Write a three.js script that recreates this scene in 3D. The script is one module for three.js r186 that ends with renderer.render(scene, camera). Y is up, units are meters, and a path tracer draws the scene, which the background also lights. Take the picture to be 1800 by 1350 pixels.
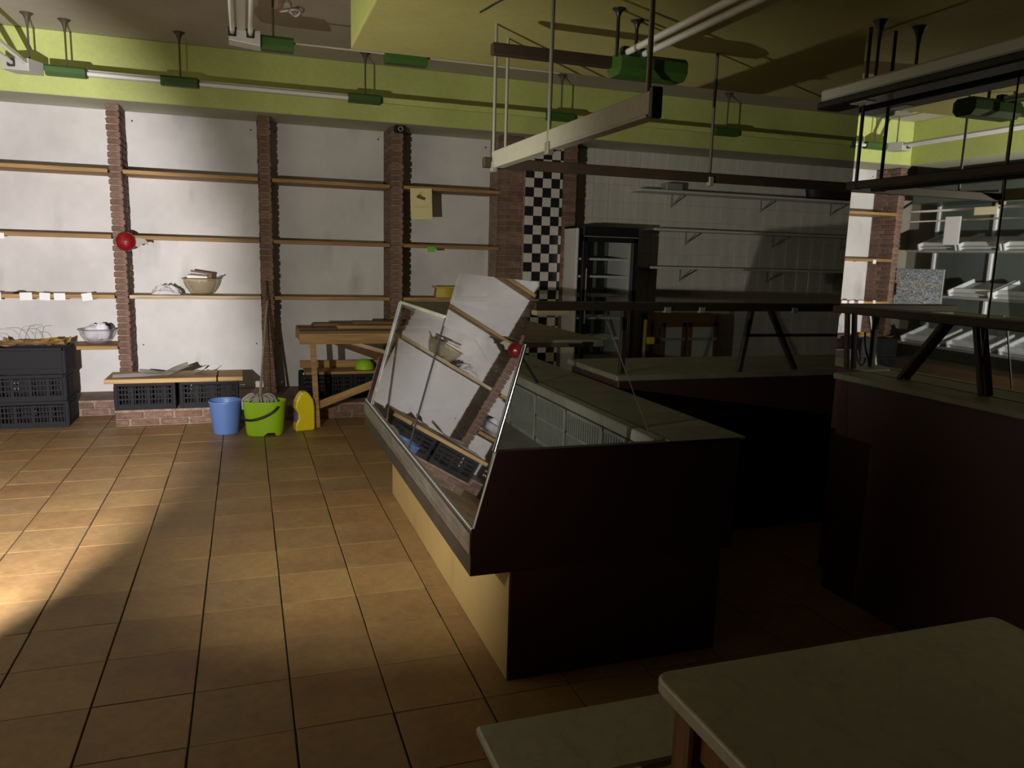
import * as THREE from 'three';
import { mergeGeometries } from 'three/addons/utils/BufferGeometryUtils.js';
import { RectAreaLightUniformsLib } from 'three/addons/lights/RectAreaLightUniformsLib.js';

// ---------------------------------------------------------------- camera, lamp light, exposure
const scene = new THREE.Scene();
scene.background = new THREE.Color(0x000000);
const renderer = new THREE.WebGLRenderer({ antialias: true });
renderer.toneMapping = THREE.LinearToneMapping;
renderer.toneMappingExposure = 1.0;
renderer.shadowMap.enabled = true;
RectAreaLightUniformsLib.init();

const camera = new THREE.PerspectiveCamera(2 * Math.atan(675 / 1352) * 180 / Math.PI, 1800 / 1350, 0.05, 60);
camera.position.set(0, 1.6, 0);
camera.rotation.order = 'YXZ';
camera.rotation.set(-9.38 * Math.PI / 180, -19.15 * Math.PI / 180, 1.57 * Math.PI / 180);
scene.add(camera);

// the hand torch standing off to the left: a bright beam and the weaker spill around it, both from its lens
const TORCH = new THREE.Vector3(-0.95, 1.32, -2.0);
const torchAim = (yaw, down) => new THREE.Vector3(Math.sin(yaw) * Math.cos(down), -Math.sin(down), -Math.cos(yaw) * Math.cos(down));
const R = d => d * Math.PI / 180;
const BEAM = torchAim(R(-34), R(7.5));
function torchLight(dir, color, intensity, angle, penumbra) {
  const l = new THREE.SpotLight(color, intensity, 0, angle, penumbra, 2);
  l.position.copy(TORCH); l.target.position.copy(TORCH).addScaledVector(dir, 3);
  l.castShadow = true; l.shadow.radius = 0.5; l.shadow.mapSize.set(2048, 2048);
  scene.add(l, l.target);
}
torchLight(BEAM, new THREE.Color().setRGB(1.0, 0.945, 0.925), 116, R(45.5), 0.17);
torchLight(torchAim(R(38), R(1.5)), new THREE.Color().setRGB(1.0, 0.95, 0.82), 34, R(46), 1.0);

// ---------------------------------------------------------------- helpers
let seed = 20240611;
const rnd = () => { seed = (seed * 1664525 + 1013904223) >>> 0; return seed / 4294967296; };
const rr = (a, b) => a + (b - a) * rnd();
const lin = (r, g, b) => new THREE.Color().setRGB(r, g, b);
const names = {};
function numbered(n) { const k = names[n] = (names[n] ?? -1) + 1; return k ? `${n}_${String(k).padStart(3, '0')}` : n; }
function meta(o, label, category, group) { o.userData.label = label; if (category) o.userData.category = category; if (group) o.userData.group = group; return o; }
function thing(name, label, category, [x, y, z] = [0, 0, 0], turn = 0, group) {
  const o = new THREE.Group(); o.name = numbered(name); o.position.set(x, y, z); o.rotation.y = turn; scene.add(o);
  return meta(o, label, category, group);
}
function mesh(name, geo, mat, parent) {
  const g = Array.isArray(geo) ? merge(geo) : geo;
  const m = new THREE.Mesh(g, mat); m.name = name; m.castShadow = m.receiveShadow = true; parent.add(m); return m;
}
function single(name, geo, mat, label, category, group) { const m = mesh(numbered(name), geo, mat, scene); return meta(m, label, category, group); }
function struct(name, label) { const o = new THREE.Group(); o.name = name; o.userData.kind = 'structure'; o.userData.label = label; scene.add(o); return o; }
function merge(list) {
  return mergeGeometries(list.map(g => { const q = g.index ? g.toNonIndexed() : g; for (const k of Object.keys(q.attributes)) if (!['position', 'normal', 'uv'].includes(k)) q.deleteAttribute(k); return q; }));
}
function copyThing(src, label, pos, turn = 0) {
  const c = src.clone(); c.userData = { ...src.userData, label }; c.name = numbered(src.userData.kindName ?? src.name.replace(/_\d{3}$/, '')); c.position.set(...pos); c.rotation.y = turn; scene.add(c); return c;
}
// uv in metres from the face direction
function metreUV(g, ox = 0, oy = 0) {
  const p = g.attributes.position, n = g.attributes.normal, uv = new Float32Array(p.count * 2);
  for (let i = 0; i < p.count; i++) {
    const ax = Math.abs(n.getX(i)), ay = Math.abs(n.getY(i)), az = Math.abs(n.getZ(i));
    let u, v;
    if (ay >= ax && ay >= az) { u = p.getX(i); v = p.getZ(i); } else if (ax >= az) { u = p.getZ(i); v = p.getY(i); } else { u = p.getX(i); v = p.getY(i); }
    uv[2 * i] = u + ox; uv[2 * i + 1] = v + oy;
  }
  g.setAttribute('uv', new THREE.BufferAttribute(uv, 2)); return g;
}
// box with chamfered edges, 44 triangles
function cbox(w, h, d, c = 0.004, x = 0, y = 0, z = 0) {
  c = Math.min(c, w * 0.45, h * 0.45, d * 0.45);
  const H = [w / 2, h / 2, d / 2], pos = [];
  const pt = (s, inset) => s.map((q, k) => q * (H[k] - (k === inset ? 0 : c)));
  const tri = (a, b, e, out) => {
    const ab = b.map((q, k) => q - a[k]), ae = e.map((q, k) => q - a[k]);
    const n = [ab[1] * ae[2] - ab[2] * ae[1], ab[2] * ae[0] - ab[0] * ae[2], ab[0] * ae[1] - ab[1] * ae[0]];
    if (n[0] * out[0] + n[1] * out[1] + n[2] * out[2] < 0) pos.push(...a, ...e, ...b); else pos.push(...a, ...b, ...e);
  };
  const quad = (a, b, e, f, out) => { tri(a, b, e, out); tri(a, e, f, out); };
  for (let k = 0; k < 3; k++) for (const s of [-1, 1]) {
    const i = (k + 1) % 3, j = (k + 2) % 3, v = (a, b) => { const q = [0, 0, 0]; q[k] = s; q[i] = a; q[j] = b; return pt(q, k); };
    const o = [0, 0, 0]; o[k] = s; quad(v(-1, -1), v(1, -1), v(1, 1), v(-1, 1), o);
  }
  for (let k = 0; k < 3; k++) { // edges along axis k
    const i = (k + 1) % 3, j = (k + 2) % 3;
    for (const a of [-1, 1]) for (const b of [-1, 1]) {
      const v = (e, f) => { const q = [0, 0, 0]; q[k] = e; q[i] = a; q[j] = b; return pt(q, f); };
      const o = [0, 0, 0]; o[i] = a; o[j] = b; quad(v(-1, i), v(1, i), v(1, j), v(-1, j), o);
    }
  }
  for (const a of [-1, 1]) for (const b of [-1, 1]) for (const e of [-1, 1]) tri(pt([a, b, e], 0), pt([a, b, e], 1), pt([a, b, e], 2), [a, b, e]);
  const g = new THREE.BufferGeometry(); g.setAttribute('position', new THREE.Float32BufferAttribute(pos, 3)); g.computeVertexNormals();
  metreUV(g); g.translate(x, y, z); return g;
}
// box from limits
const bx = (x0, x1, y0, y1, z0, z1, c = 0.004) => metreUV(cbox(Math.abs(x1 - x0), Math.abs(y1 - y0), Math.abs(z1 - z0), c, (x0 + x1) / 2, (y0 + y1) / 2, (z0 + z1) / 2));
const V = (x, y, z) => new THREE.Vector3(x, y, z);
// square bar between two points
function bar(a, b, w, h, c = 0.003) {
  const A = V(...a), B = V(...b), L = A.distanceTo(B), g = cbox(w, h, L, c);
  const m = new THREE.Matrix4().lookAt(B, A, Math.abs(B.clone().sub(A).normalize().y) > 0.95 ? V(0, 0, 1) : V(0, 1, 0));
  g.applyMatrix4(m); g.translate((a[0] + b[0]) / 2, (a[1] + b[1]) / 2, (a[2] + b[2]) / 2); return g;
}
function rod(a, b, r, seg = 12, r2 = r) {
  const A = V(...a), B = V(...b), g = new THREE.CylinderGeometry(r2, r, A.distanceTo(B), seg);
  g.applyQuaternion(new THREE.Quaternion().setFromUnitVectors(V(0, 1, 0), B.clone().sub(A).normalize()));
  g.translate((a[0] + b[0]) / 2, (a[1] + b[1]) / 2, (a[2] + b[2]) / 2); return g;
}
const tube = (pts, r, seg = 40, rs = 8) => new THREE.TubeGeometry(new THREE.CatmullRomCurve3(pts.map(p => V(...p))), seg, r, rs);
const lathe = (pts, seg = 40) => new THREE.LatheGeometry(pts.map(p => new THREE.Vector2(...p)), seg);
function extrude(pts, depth, bevel = 0) {
  const s = new THREE.Shape(pts.map(p => new THREE.Vector2(...p)));
  return new THREE.ExtrudeGeometry(s, { depth, bevelEnabled: bevel > 0, bevelSize: bevel, bevelThickness: bevel, bevelSegments: 2 });
}

// ---------------------------------------------------------------- textures (grain, grime, print)
const hash = (x, y, s) => { let h = (x * 374761393 + y * 668265263 + s * 974634777) | 0; h = Math.imul(h ^ (h >>> 13), 1274126177); return ((h ^ (h >>> 16)) >>> 0) / 4294967296; };
function vnoise(x, y, per, s) {
  const xi = Math.floor(x), yi = Math.floor(y), fx = x - xi, fy = y - yi, sx = fx * fx * (3 - 2 * fx), sy = fy * fy * (3 - 2 * fy);
  const w = (a, p) => ((a % p) + p) % p, px = per[0], py = per[1];
  const a = hash(w(xi, px), w(yi, py), s), b = hash(w(xi + 1, px), w(yi, py), s), c = hash(w(xi, px), w(yi + 1, py), s), d = hash(w(xi + 1, px), w(yi + 1, py), s);
  return a + (b - a) * sx + (c - a) * sy + (a - b - c + d) * sx * sy;
}
function fbm(u, v, fx, fy, oct, s) { let t = 0, k = 1, n = 0; for (let o = 0; o < oct; o++) { t += k * vnoise(u * fx, v * fy, [fx, fy], s + o * 17); n += k; k *= 0.55; fx *= 2; fy *= 2; } return t / n; }
function tex(size, fn, metres, srgb = true) {
  const d = new Uint8Array(size * size * 4);
  for (let y = 0; y < size; y++) for (let x = 0; x < size; x++) {
    const c = fn(x / size, y / size), k = (y * size + x) * 4;
    for (let i = 0; i < 3; i++) d[k + i] = Math.max(0, Math.min(255, Math.round((Array.isArray(c) ? c[i] : c) * 255)));
    d[k + 3] = 255;
  }
  const t = new THREE.DataTexture(d, size, size, THREE.RGBAFormat); t.wrapS = t.wrapT = THREE.RepeatWrapping; t.magFilter = THREE.LinearFilter; t.minFilter = THREE.LinearMipmapLinearFilter; t.generateMipmaps = true;
  if (srgb) t.colorSpace = THREE.SRGBColorSpace;
  t.repeat.set(1 / metres, 1 / metres); t.needsUpdate = true; return t;
}
const woodTex = tex(512, (u, v) => { const w = fbm(u, v, 2, 14, 4, 3), g = fbm(u, v, 3, 90, 3, 9); const k = 0.62 + 0.28 * w + 0.16 * (g - 0.5) * 2; return [k, k * 0.96, k * 0.9]; }, 0.9);
const woodTexZ = woodTex.clone(); woodTexZ.rotation = Math.PI / 2; woodTexZ.needsUpdate = true;
const grimeTex = tex(512, (u, v) => { const a = fbm(u, v, 3, 3, 5, 21), b = fbm(u, v, 24, 24, 3, 5), c = fbm(u, v, 6, 2, 4, 33); return 0.9 + 0.12 * (a - 0.5) * 2 * 0.7 + 0.03 * (b - 0.5) - (c > 0.66 ? (c - 0.66) * 0.5 : 0); }, 1.7);
const paintTex = tex(512, (u, v) => 0.93 + 0.08 * (fbm(u, v, 4, 4, 5, 41) - 0.5) * 2 + 0.05 * (fbm(u, v, 90, 90, 2, 4) - 0.5), 2.0);
const tileTex = tex(512, (u, v) => { const a = fbm(u, v, 4, 4, 5, 51), b = fbm(u, v, 40, 40, 3, 55), s = fbm(u, v, 9, 9, 4, 57); const k = 0.80 + 0.2 * (a - 0.5) + 0.12 * (b - 0.5) - (s > 0.74 ? (s - 0.74) * 0.5 : 0); return [k, k * (0.96 + 0.06 * (a - 0.5)), k * 0.93]; }, 1.1);
const brickTex = tex(256, (u, v) => { const a = fbm(u, v, 6, 10, 4, 61), b = fbm(u, v, 50, 50, 2, 67); const k = 0.8 + 0.32 * (a - 0.5) + 0.22 * (b - 0.5); return [k, k * 0.97, k * 0.95]; }, 0.35);
const brickBump = tex(256, (u, v) => fbm(u, v, 30, 30, 3, 71), 0.35, false);
const floorBump = tex(512, (u, v) => 0.6 * fbm(u, v, 40, 40, 3, 75) + 0.4 * fbm(u, v, 8, 8, 3, 76), 0.9, false);
const marbleTex = tex(512, (u, v) => { const w = fbm(u, v, 4, 4, 5, 81), q = Math.abs(Math.sin((u * 2 + w * 1.6) * Math.PI * 2)); const k = 0.86 - 0.07 * Math.pow(1 - q, 6) + 0.1 * (fbm(u, v, 30, 30, 3, 85) - 0.5); return [k, k * 0.99, k * 0.95]; }, 0.8);
const scratchTex = tex(512, (u, v) => 0.5 + 0.35 * (fbm(u, v, 4, 160, 2, 91) - 0.5) + 0.3 * (fbm(u, v, 5, 5, 4, 93) - 0.5), 0.8, false);
const steelTex = tex(256, (u, v) => 0.84 + 0.2 * (fbm(u, v, 5, 5, 5, 95) - 0.5), 0.6);

const std = (color, rough, o = {}) => new THREE.MeshStandardMaterial({ color, roughness: rough, metalness: 0, ...o });
const phys = (color, rough, o = {}) => new THREE.MeshPhysicalMaterial({ color, roughness: rough, metalness: 0, ...o });
const M = {
  panel: std(lin(0.80, 0.78, 0.765), 0.8, { map: grimeTex }),
  green: std(lin(0.56, 0.64, 0.20), 0.55, { map: paintTex }),
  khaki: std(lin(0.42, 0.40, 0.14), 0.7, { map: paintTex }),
  soffit: std(lin(0.55, 0.56, 0.42), 0.8, { map: paintTex }),
  ceiling: std(lin(0.52, 0.47, 0.40), 0.9, { map: paintTex }),
  wallPlain: std(lin(0.30, 0.28, 0.22), 0.9, { map: grimeTex }),
  maroon: std(lin(0.05, 0.018, 0.018), 0.5),
  dark: std(lin(0.012, 0.010, 0.010), 0.55),
  mortar: std(lin(0.42, 0.32, 0.26), 0.95, { map: brickTex }),
  bricks: [[0.31, 0.20, 0.15], [0.28, 0.175, 0.13], [0.35, 0.235, 0.18], [0.26, 0.165, 0.12], [0.32, 0.215, 0.17]].map(c => std(lin(...c), 0.92, { map: brickTex, bumpMap: brickBump, bumpScale: 0.003 })),
  tiles: [[0.46, 0.30, 0.13], [0.44, 0.29, 0.13], [0.48, 0.32, 0.14], [0.46, 0.29, 0.122], [0.44, 0.30, 0.138]].map(c => std(lin(...c), 0.5, { map: tileTex, bumpMap: floorBump, bumpScale: 0.0016 })),
  grout: std(lin(0.07, 0.05, 0.03), 0.95, { map: tileTex }),
  wood: std(lin(0.60, 0.38, 0.15), 0.65, { map: woodTex }),
  woodZ: std(lin(0.56, 0.37, 0.17), 0.65, { map: woodTexZ }),
  benchwood: std(lin(0.74, 0.53, 0.26), 0.65, { map: woodTex }),
  palewood: std(lin(0.72, 0.62, 0.45), 0.7, { map: woodTex }),
  darkwood: std(lin(0.24, 0.13, 0.06), 0.6, { map: woodTex }),
  crate: phys(lin(0.014, 0.014, 0.017), 0.7, { specularIntensity: 0.45 }),
  steel: std(lin(0.55, 0.54, 0.52), 0.8, { metalness: 0.9, map: steelTex, roughnessMap: scratchTex }),
  chrome: std(lin(0.86, 0.85, 0.83), 0.16, { metalness: 1 }),
  darksteel: std(lin(0.10, 0.09, 0.08), 0.42, { metalness: 0.6, map: steelTex }),
  deck: std(lin(0.34, 0.32, 0.25), 0.6, { metalness: 0.1, map: steelTex }),
  beampaint: std(lin(0.40, 0.39, 0.31), 0.55, { map: paintTex }),
  rimmetal: std(lin(0.5, 0.49, 0.42), 0.6, { metalness: 0.2, map: steelTex }),
  greymetal: std(lin(0.45, 0.45, 0.43), 0.5, { metalness: 0.2, map: steelTex }),
  whitemetal: std(lin(0.70, 0.70, 0.67), 0.45, { map: paintTex }),
  rustbar: std(lin(0.07, 0.045, 0.03), 0.6, { metalness: 0.3, map: steelTex }),
  rodmetal: std(lin(0.09, 0.075, 0.05), 0.6, { metalness: 0.3 }),
  palerod: std(lin(0.24, 0.235, 0.18), 0.5, { metalness: 0.3 }),
  greenplastic: std(lin(0.038, 0.10, 0.016), 0.45),
  lamptube: phys(lin(0.75, 0.76, 0.74), 0.18, { clearcoat: 1, clearcoatRoughness: 0.08 }),
  lampgrey: std(lin(0.52, 0.53, 0.48), 0.4, { metalness: 0.2 }),
  black: std(lin(0.012, 0.012, 0.012), 0.4),
  glass: phys(lin(0.97, 0.985, 0.975), 0.015, { transmission: 1, thickness: 0, ior: 1.7 }),
  caseglass: phys(lin(0.66, 0.68, 0.66), 0.012, { transmission: 1, thickness: 0, ior: 2.9 }),
  bowlglass: phys(lin(0.72, 0.66, 0.50), 0.06, { transmission: 0.75, thickness: 0, ior: 1.6 }),
  clearbowl: phys(lin(0.86, 0.86, 0.87), 0.05, { transmission: 0.85, thickness: 0, ior: 1.5 }),
  mirror: std(lin(0.82, 0.84, 0.80), 0.015, { metalness: 1 }),
  beige: std(lin(0.42, 0.29, 0.11), 0.7, { map: grimeTex }),
  marble: phys(lin(0.62, 0.60, 0.52), 0.35, { map: marbleTex, clearcoat: 0.3, clearcoatRoughness: 0.3 }),
  woodblock: std(lin(0.30, 0.14, 0.06), 0.7, { map: woodTexZ }),
  whitetile: phys(lin(0.76, 0.74, 0.68), 0.22, { map: grimeTex }),
  whitetile2: phys(lin(0.72, 0.70, 0.64), 0.26, { map: grimeTex }),
  blacktile: phys(lin(0.02, 0.02, 0.022), 0.2),
  tilebed: std(lin(0.50, 0.48, 0.43), 0.9),
  paper: std(lin(0.82, 0.82, 0.85), 0.9),
  cream: std(lin(0.72, 0.66, 0.42), 0.9),
  cloth: std(lin(0.62, 0.60, 0.62), 0.95),
  greycloth: std(lin(0.36, 0.34, 0.30), 0.95),
  bag: std(lin(0.78, 0.77, 0.84), 0.7),
  red: phys(lin(0.20, 0.004, 0.008), 0.25, { clearcoat: 0.5 }),
  blue: std(lin(0.10, 0.19, 0.46), 0.45),
  lime: std(lin(0.34, 0.62, 0.015), 0.42),
  yellow: std(lin(0.78, 0.62, 0.01), 0.4),
  mop: std(lin(0.42, 0.41, 0.36), 1.0),
  stick: std(lin(0.36, 0.33, 0.22), 0.6),
  purple: std(lin(0.16, 0.10, 0.28), 0.6),
  straw: std(lin(0.20, 0.17, 0.12), 0.9),
  sacking: std(lin(0.45, 0.27, 0.10), 0.9, { map: grimeTex }),
  frost: std(lin(0.55, 0.58, 0.56), 0.5, { map: grimeTex }),
  coolgrey: std(lin(0.10, 0.12, 0.105), 0.5, { map: grimeTex }),
};

// ---------------------------------------------------------------- the room
const ZB = -8.55, ZP = -8.13, ZBEAM = -7.95, CEIL = 3.42, SOFF = 2.885, LOW = 2.70, MX = 2.864;
const XL = -3.05, XR = 7.9, ZF = 2.2;
{
  const f = struct('floor', 'brown square floor tiles with dark joints across the shop floor');
  mesh('bed', bx(XL - 0.1, XR + 0.1, -0.12, -0.006, -8.7, ZF + 0.1), M.grout, f);
  const geos = []; for (let k = 0; k < 6; k++) { const g = cbox(0.3308, 0.012, 0.3283, 0.0018); metreUV(g, rr(0, 5), rr(0, 5)); g.rotateY((k % 4) * Math.PI / 2); geos.push(g); }
  const PX = 0.336, PZ = 0.331, far = [];
  for (let i = -9; i < 24; i++) for (let j = -14; j < 16; j++) {
    const x = -0.219 + PX * (i + 0.5), z = -3.139 - PZ * (j + 0.5);
    if (x < XL - 0.1 || x > XR || z < -8.0 || z > ZF) continue;
    const g = geos[Math.floor(rnd() * 6)], y = -0.006 + rr(-0.0009, 0.0009), near = x > -2.45 && x < 0.95 && z > -7.7 && z < -1.4;
    if (near) { const t = mesh('floor_tile', g, M.tiles[Math.floor(rnd() * 5)], f); t.position.set(x, y, z); t.rotation.set(rr(-0.0025, 0.0025), 0, rr(-0.0025, 0.0025)); }
    else { const q = new THREE.BoxGeometry(0.3308, 0.012, 0.3283); metreUV(q, rr(0, 5), rr(0, 5)); q.translate(x, y, z); far.push(q); }
  }
  const rest = mesh('floor_tile_field', far, M.tiles[1], f); rest.userData.kind = 'stuff';
}
{
  const c = struct('ceiling', 'grey plaster ceiling of the shop');
  mesh('slab', bx(XL - 0.2, XR + 0.2, CEIL, CEIL + 0.15, -8.8, ZF + 0.2), M.ceiling, c);
  const d = struct('trim_1', 'lowered green ceiling box over the counters');
  mesh('box', bx(0.58, XR, LOW + 0.012, CEIL - 0.001, -4.512, ZF, 0.003), M.green, d);
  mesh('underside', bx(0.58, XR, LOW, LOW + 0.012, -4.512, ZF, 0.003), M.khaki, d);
  const b = struct('trim_2', 'lime green beam running above the shelves along the back wall');
  mesh('face', bx(-2.33, XR, SOFF + 0.004, CEIL - 0.001, ZBEAM, ZBEAM - 0.03, 0.003), M.green, b);
  mesh('underside', bx(-2.36, XR, SOFF, SOFF + 0.004, ZBEAM - 0.001, -8.6, 0.001), M.soffit, b);
  const l = struct('trim_3', 'lime green beam running above the left wall displays');
  mesh('face', bx(-2.36, -2.33, SOFF + 0.004, CEIL - 0.001, ZBEAM, ZF, 0.003), M.green, l);
  mesh('underside', bx(XL, -2.331, SOFF, SOFF + 0.004, ZBEAM, ZF, 0.001), M.soffit, l);
}
{
  const w = struct('wall_back', 'back wall with glossy white panels between brick piers');
  mesh('core', bx(XL - 0.2, XR + 0.2, -0.1, CEIL, ZB - 0.012, ZB - 0.2), M.wallPlain, w);
  for (const [a, b] of [[-2.37, -1.165], [-1.06, 0.15], [0.265, 1.44], [1.57, 2.64]]) {
    mesh('panel', bx(a, b, 0.15, SOFF, ZB, ZB - 0.012, 0.002), M.panel, w);
    for (const [sx, sy] of [[a + 0.06, 0.62], [b - 0.06, 0.62], [a + 0.06, 2.8], [b - 0.06, 2.8]]) { const g = new THREE.CylinderGeometry(0.009, 0.009, 0.004, 12); g.rotateX(Math.PI / 2); g.translate(sx, sy, ZB + 0.002); mesh('screw', g, M.darksteel, w); }
  }
  // white glazed tiles behind the service counter
  const tw = 0.2, tg = cbox(tw - 0.004, tw - 0.004, 0.01, 0.0015);
  mesh('tile_bed', bx(3.5, XR, 0, SOFF, ZB, ZB - 0.011, 0.001), M.tilebed, w);
  const rest = []; let n = 0;
  for (let j = 13; j >= 0; j--) for (let i = 0; i < 22; i++) {
    const x = 3.52 + tw * (i + 0.5), y = 0.085 + tw * (j + 0.5); if (x > XR - 0.05) continue;
    if (n++ < 290) { const t = mesh('wall_tile', tg, rnd() < 0.5 ? M.whitetile : M.whitetile2, w); t.position.set(x, y, ZB + 0.003); t.rotation.set(rr(-0.003, 0.003), rr(-0.003, 0.003), 0); }
    else { const q = tg.clone(); q.translate(x, y, ZB + 0.003); rest.push(q); }
  }
  if (rest.length) mesh('wall_tile_field', rest, M.whitetile, w).userData.kind = 'stuff';
}
{
  const wl = struct('wall_left', 'dark left wall behind the market displays');
  mesh('core', bx(XL, XL - 0.2, -0.1, CEIL, -8.8, ZF + 0.2), M.wallPlain, wl);
  const wr = struct('wall_right', 'right wall beyond the partition');
  mesh('core', bx(XR, XR + 0.2, -0.1, CEIL, -8.8, ZF + 0.2), M.wallPlain, wr);
  const wf = struct('wall_front', 'wall behind the viewer');
  mesh('core', bx(XL - 0.2, XR + 0.2, -0.1, CEIL, ZF, ZF + 0.2), M.wallPlain, wf);
  const wp = struct('wall_partition', 'partition wall carrying the mirror panels');
  mesh('core', bx(MX + 0.012, MX + 0.2, 0, LOW, -3.18, ZF), M.maroon, wp);
}
// brick ledge along the foot of the back wall
{
  const l = struct('baseboard_back', 'brick ledge at the foot of the shelf wall');
  const segs = [[-2.37, -1.14, -8.05], [-1.14, 2.62, -7.5]];
  for (const [a, b, zf] of segs) {
    mesh('ledge_top', bx(a, b, 0.128, 0.15, zf - 0.004, -8.6, 0.003), M.mortar, l);
    mesh('mortar', bx(a + 0.006, b - 0.006, 0, 0.13, zf - 0.012, -8.6, 0.003), M.mortar, l);
    for (const [row, y] of [[0, 0.037], [1, 0.099]]) {
      let x = a + (row ? 0 : -0.12);
      while (x < b - 0.03) {
        const x0 = Math.max(x, a), x1 = Math.min(x + 0.236, b);
        if (x1 - x0 > 0.04) { const m = mesh('brick', bx(x0 + 0.005, x1 - 0.005, y - 0.026, y + 0.026, zf + rr(-0.002, 0.004), zf - 0.1, 0.006), M.bricks[Math.floor(rnd() * 5)], l); }
        x += 0.246;
      }
    }
  }
}
// brick piers between the bays
const courseH = 0.0606;
function brickColumn(root, x0, x1, y0, y1, zf, zb) {
  const n = Math.round((y1 - y0) / courseH), h = (y1 - y0) / n, w = x1 - x0, cx = (x0 + x1) / 2;
  const gA = cbox(w, h - 0.012, 0.236, 0.006), gB = cbox(w, h - 0.012, zf - zb - 0.246, 0.006);
  mesh('mortar', bx(x0 + 0.011, x1 - 0.011, y0, y1, zf - 0.011, zb, 0.002), M.mortar, root);
  for (let k = 0; k < n; k++) {
    const y = y0 + h * (k + 0.5), long = k % 2 === 0, dx = rr(-0.004, 0.004), dz = rr(-0.004, 0.003);
    const mat = () => M.bricks[Math.floor(rnd() * 5)];
    const za = long ? zf - 0.118 : zf - (zf - zb - 0.246) / 2, zc = long ? zb + (zf - zb - 0.246) / 2 : zb + 0.118;
    const p = mesh('brick', long ? gA : gB, mat(), root); p.position.set(cx + dx, y, za + dz); p.rotation.y = rr(-0.012, 0.012);
    const q = mesh('brick', long ? gB : gA, mat(), root); q.position.set(cx + rr(-0.004, 0.004), y, zc); q.rotation.y = rr(-0.008, 0.008);
  }
}
for (const [x0, x1, label] of [
  [-2.48, -2.37, 'brick pier in the far left corner, seen in the mirror'],
  [-1.17, -1.057, 'brightly lit brick pier with the red dome hung on it'],
  [0.147, 0.266, 'brick pier with mop handles leaning against its foot'],
  [1.44, 1.572, 'brick pier behind the workbench with the cream poster beside it']]) {
  const p = thing('brick_pier', label, 'pier'); brickColumn(p, x0, x1, 0.15, SOFF, ZP, ZB + 0.001);
}
{ // wide pillar with the chequered tile strip
  const p = thing('brick_pillar', 'wide brick pillar with black and white chequered tiles beside the cooler', 'pillar');
  const n = 45, h = (SOFF - 0.02) / n, zf = ZP;
  mesh('mortar', bx(2.64, 3.52, 0, SOFF, zf - 0.01, ZB + 0.001, 0.002), M.mortar, p);
  const cols = [[2.63, 2.9], [3.345, 3.535]];
  for (const [a, b] of cols) for (let k = 0; k < n; k++) {
    const y = 0.02 + h * (k + 0.5), cut = k % 2 ? a + (b - a) * 0.42 : a + (b - a) * 0.98;
    const put = (q, r) => { if (r - q > 0.02) mesh('brick', bx(q, r - 0.008, y - h / 2 + 0.005, y + h / 2 - 0.005, zf + rr(-0.002, 0.003), zf - 0.1, 0.005), M.bricks[Math.floor(rnd() * 5)], p); };
    put(a, cut); put(cut, b);
  }
  const s = 0.1015, tg = cbox(s - 0.003, s - 0.003, 0.012, 0.002);
  for (let j = 0; j < 28; j++) for (let i = 0; i < 5; i++) {
    const w = i < 4 ? 1 : 0.32, x = 2.913 + s * i + s * w / 2, y = SOFF - 0.02 - s * (j + 0.5), black = (i + j) % 2 === 1;
    const t = mesh('chequer_tile', tg, black ? M.blacktile : M.whitetile, p); t.position.set(x, y, zf + 0.003 + rr(-0.001, 0.001)); t.scale.x = w; t.rotation.set(rr(-0.006, 0.006), rr(-0.006, 0.006), rr(-0.01, 0.01));
  }
}

// ---------------------------------------------------------------- shelf boards in the bays
function board(x0, x1, yTop, zf, zb, mat, label, th = 0.036) { return single('shelf_board', bx(x0, x1, yTop - th, yTop, zf, zb, 0.003), mat, label, 'shelf'); }
const bayN = ['left bay beside the crates', 'bay behind the buckets', 'bay above the workbench', 'bay beside the chequered pillar'];
const bays = [[-2.365, -1.175], [-1.05, 0.142], [0.272, 1.434], [1.578, 2.625]];
bays.forEach(([a, b], i) => {
  const rows = [[2.30, 'top'], [1.705, 'second'], [1.145, 'third']];
  for (const [y, nm] of rows) board(a, b, y, ZP + 0.012 + rr(-0.006, 0.006), ZB + 0.002, i === 1 && nm === 'third' ? M.palewood : M.wood, `wooden shelf board, ${nm} from above, in the ${bayN[i]}`);
});
board(-2.365, -1.175, 0.662, ZP + 0.01, ZB + 0.002, M.wood, 'low wooden shelf board under the bowl with the white bag');

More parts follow.
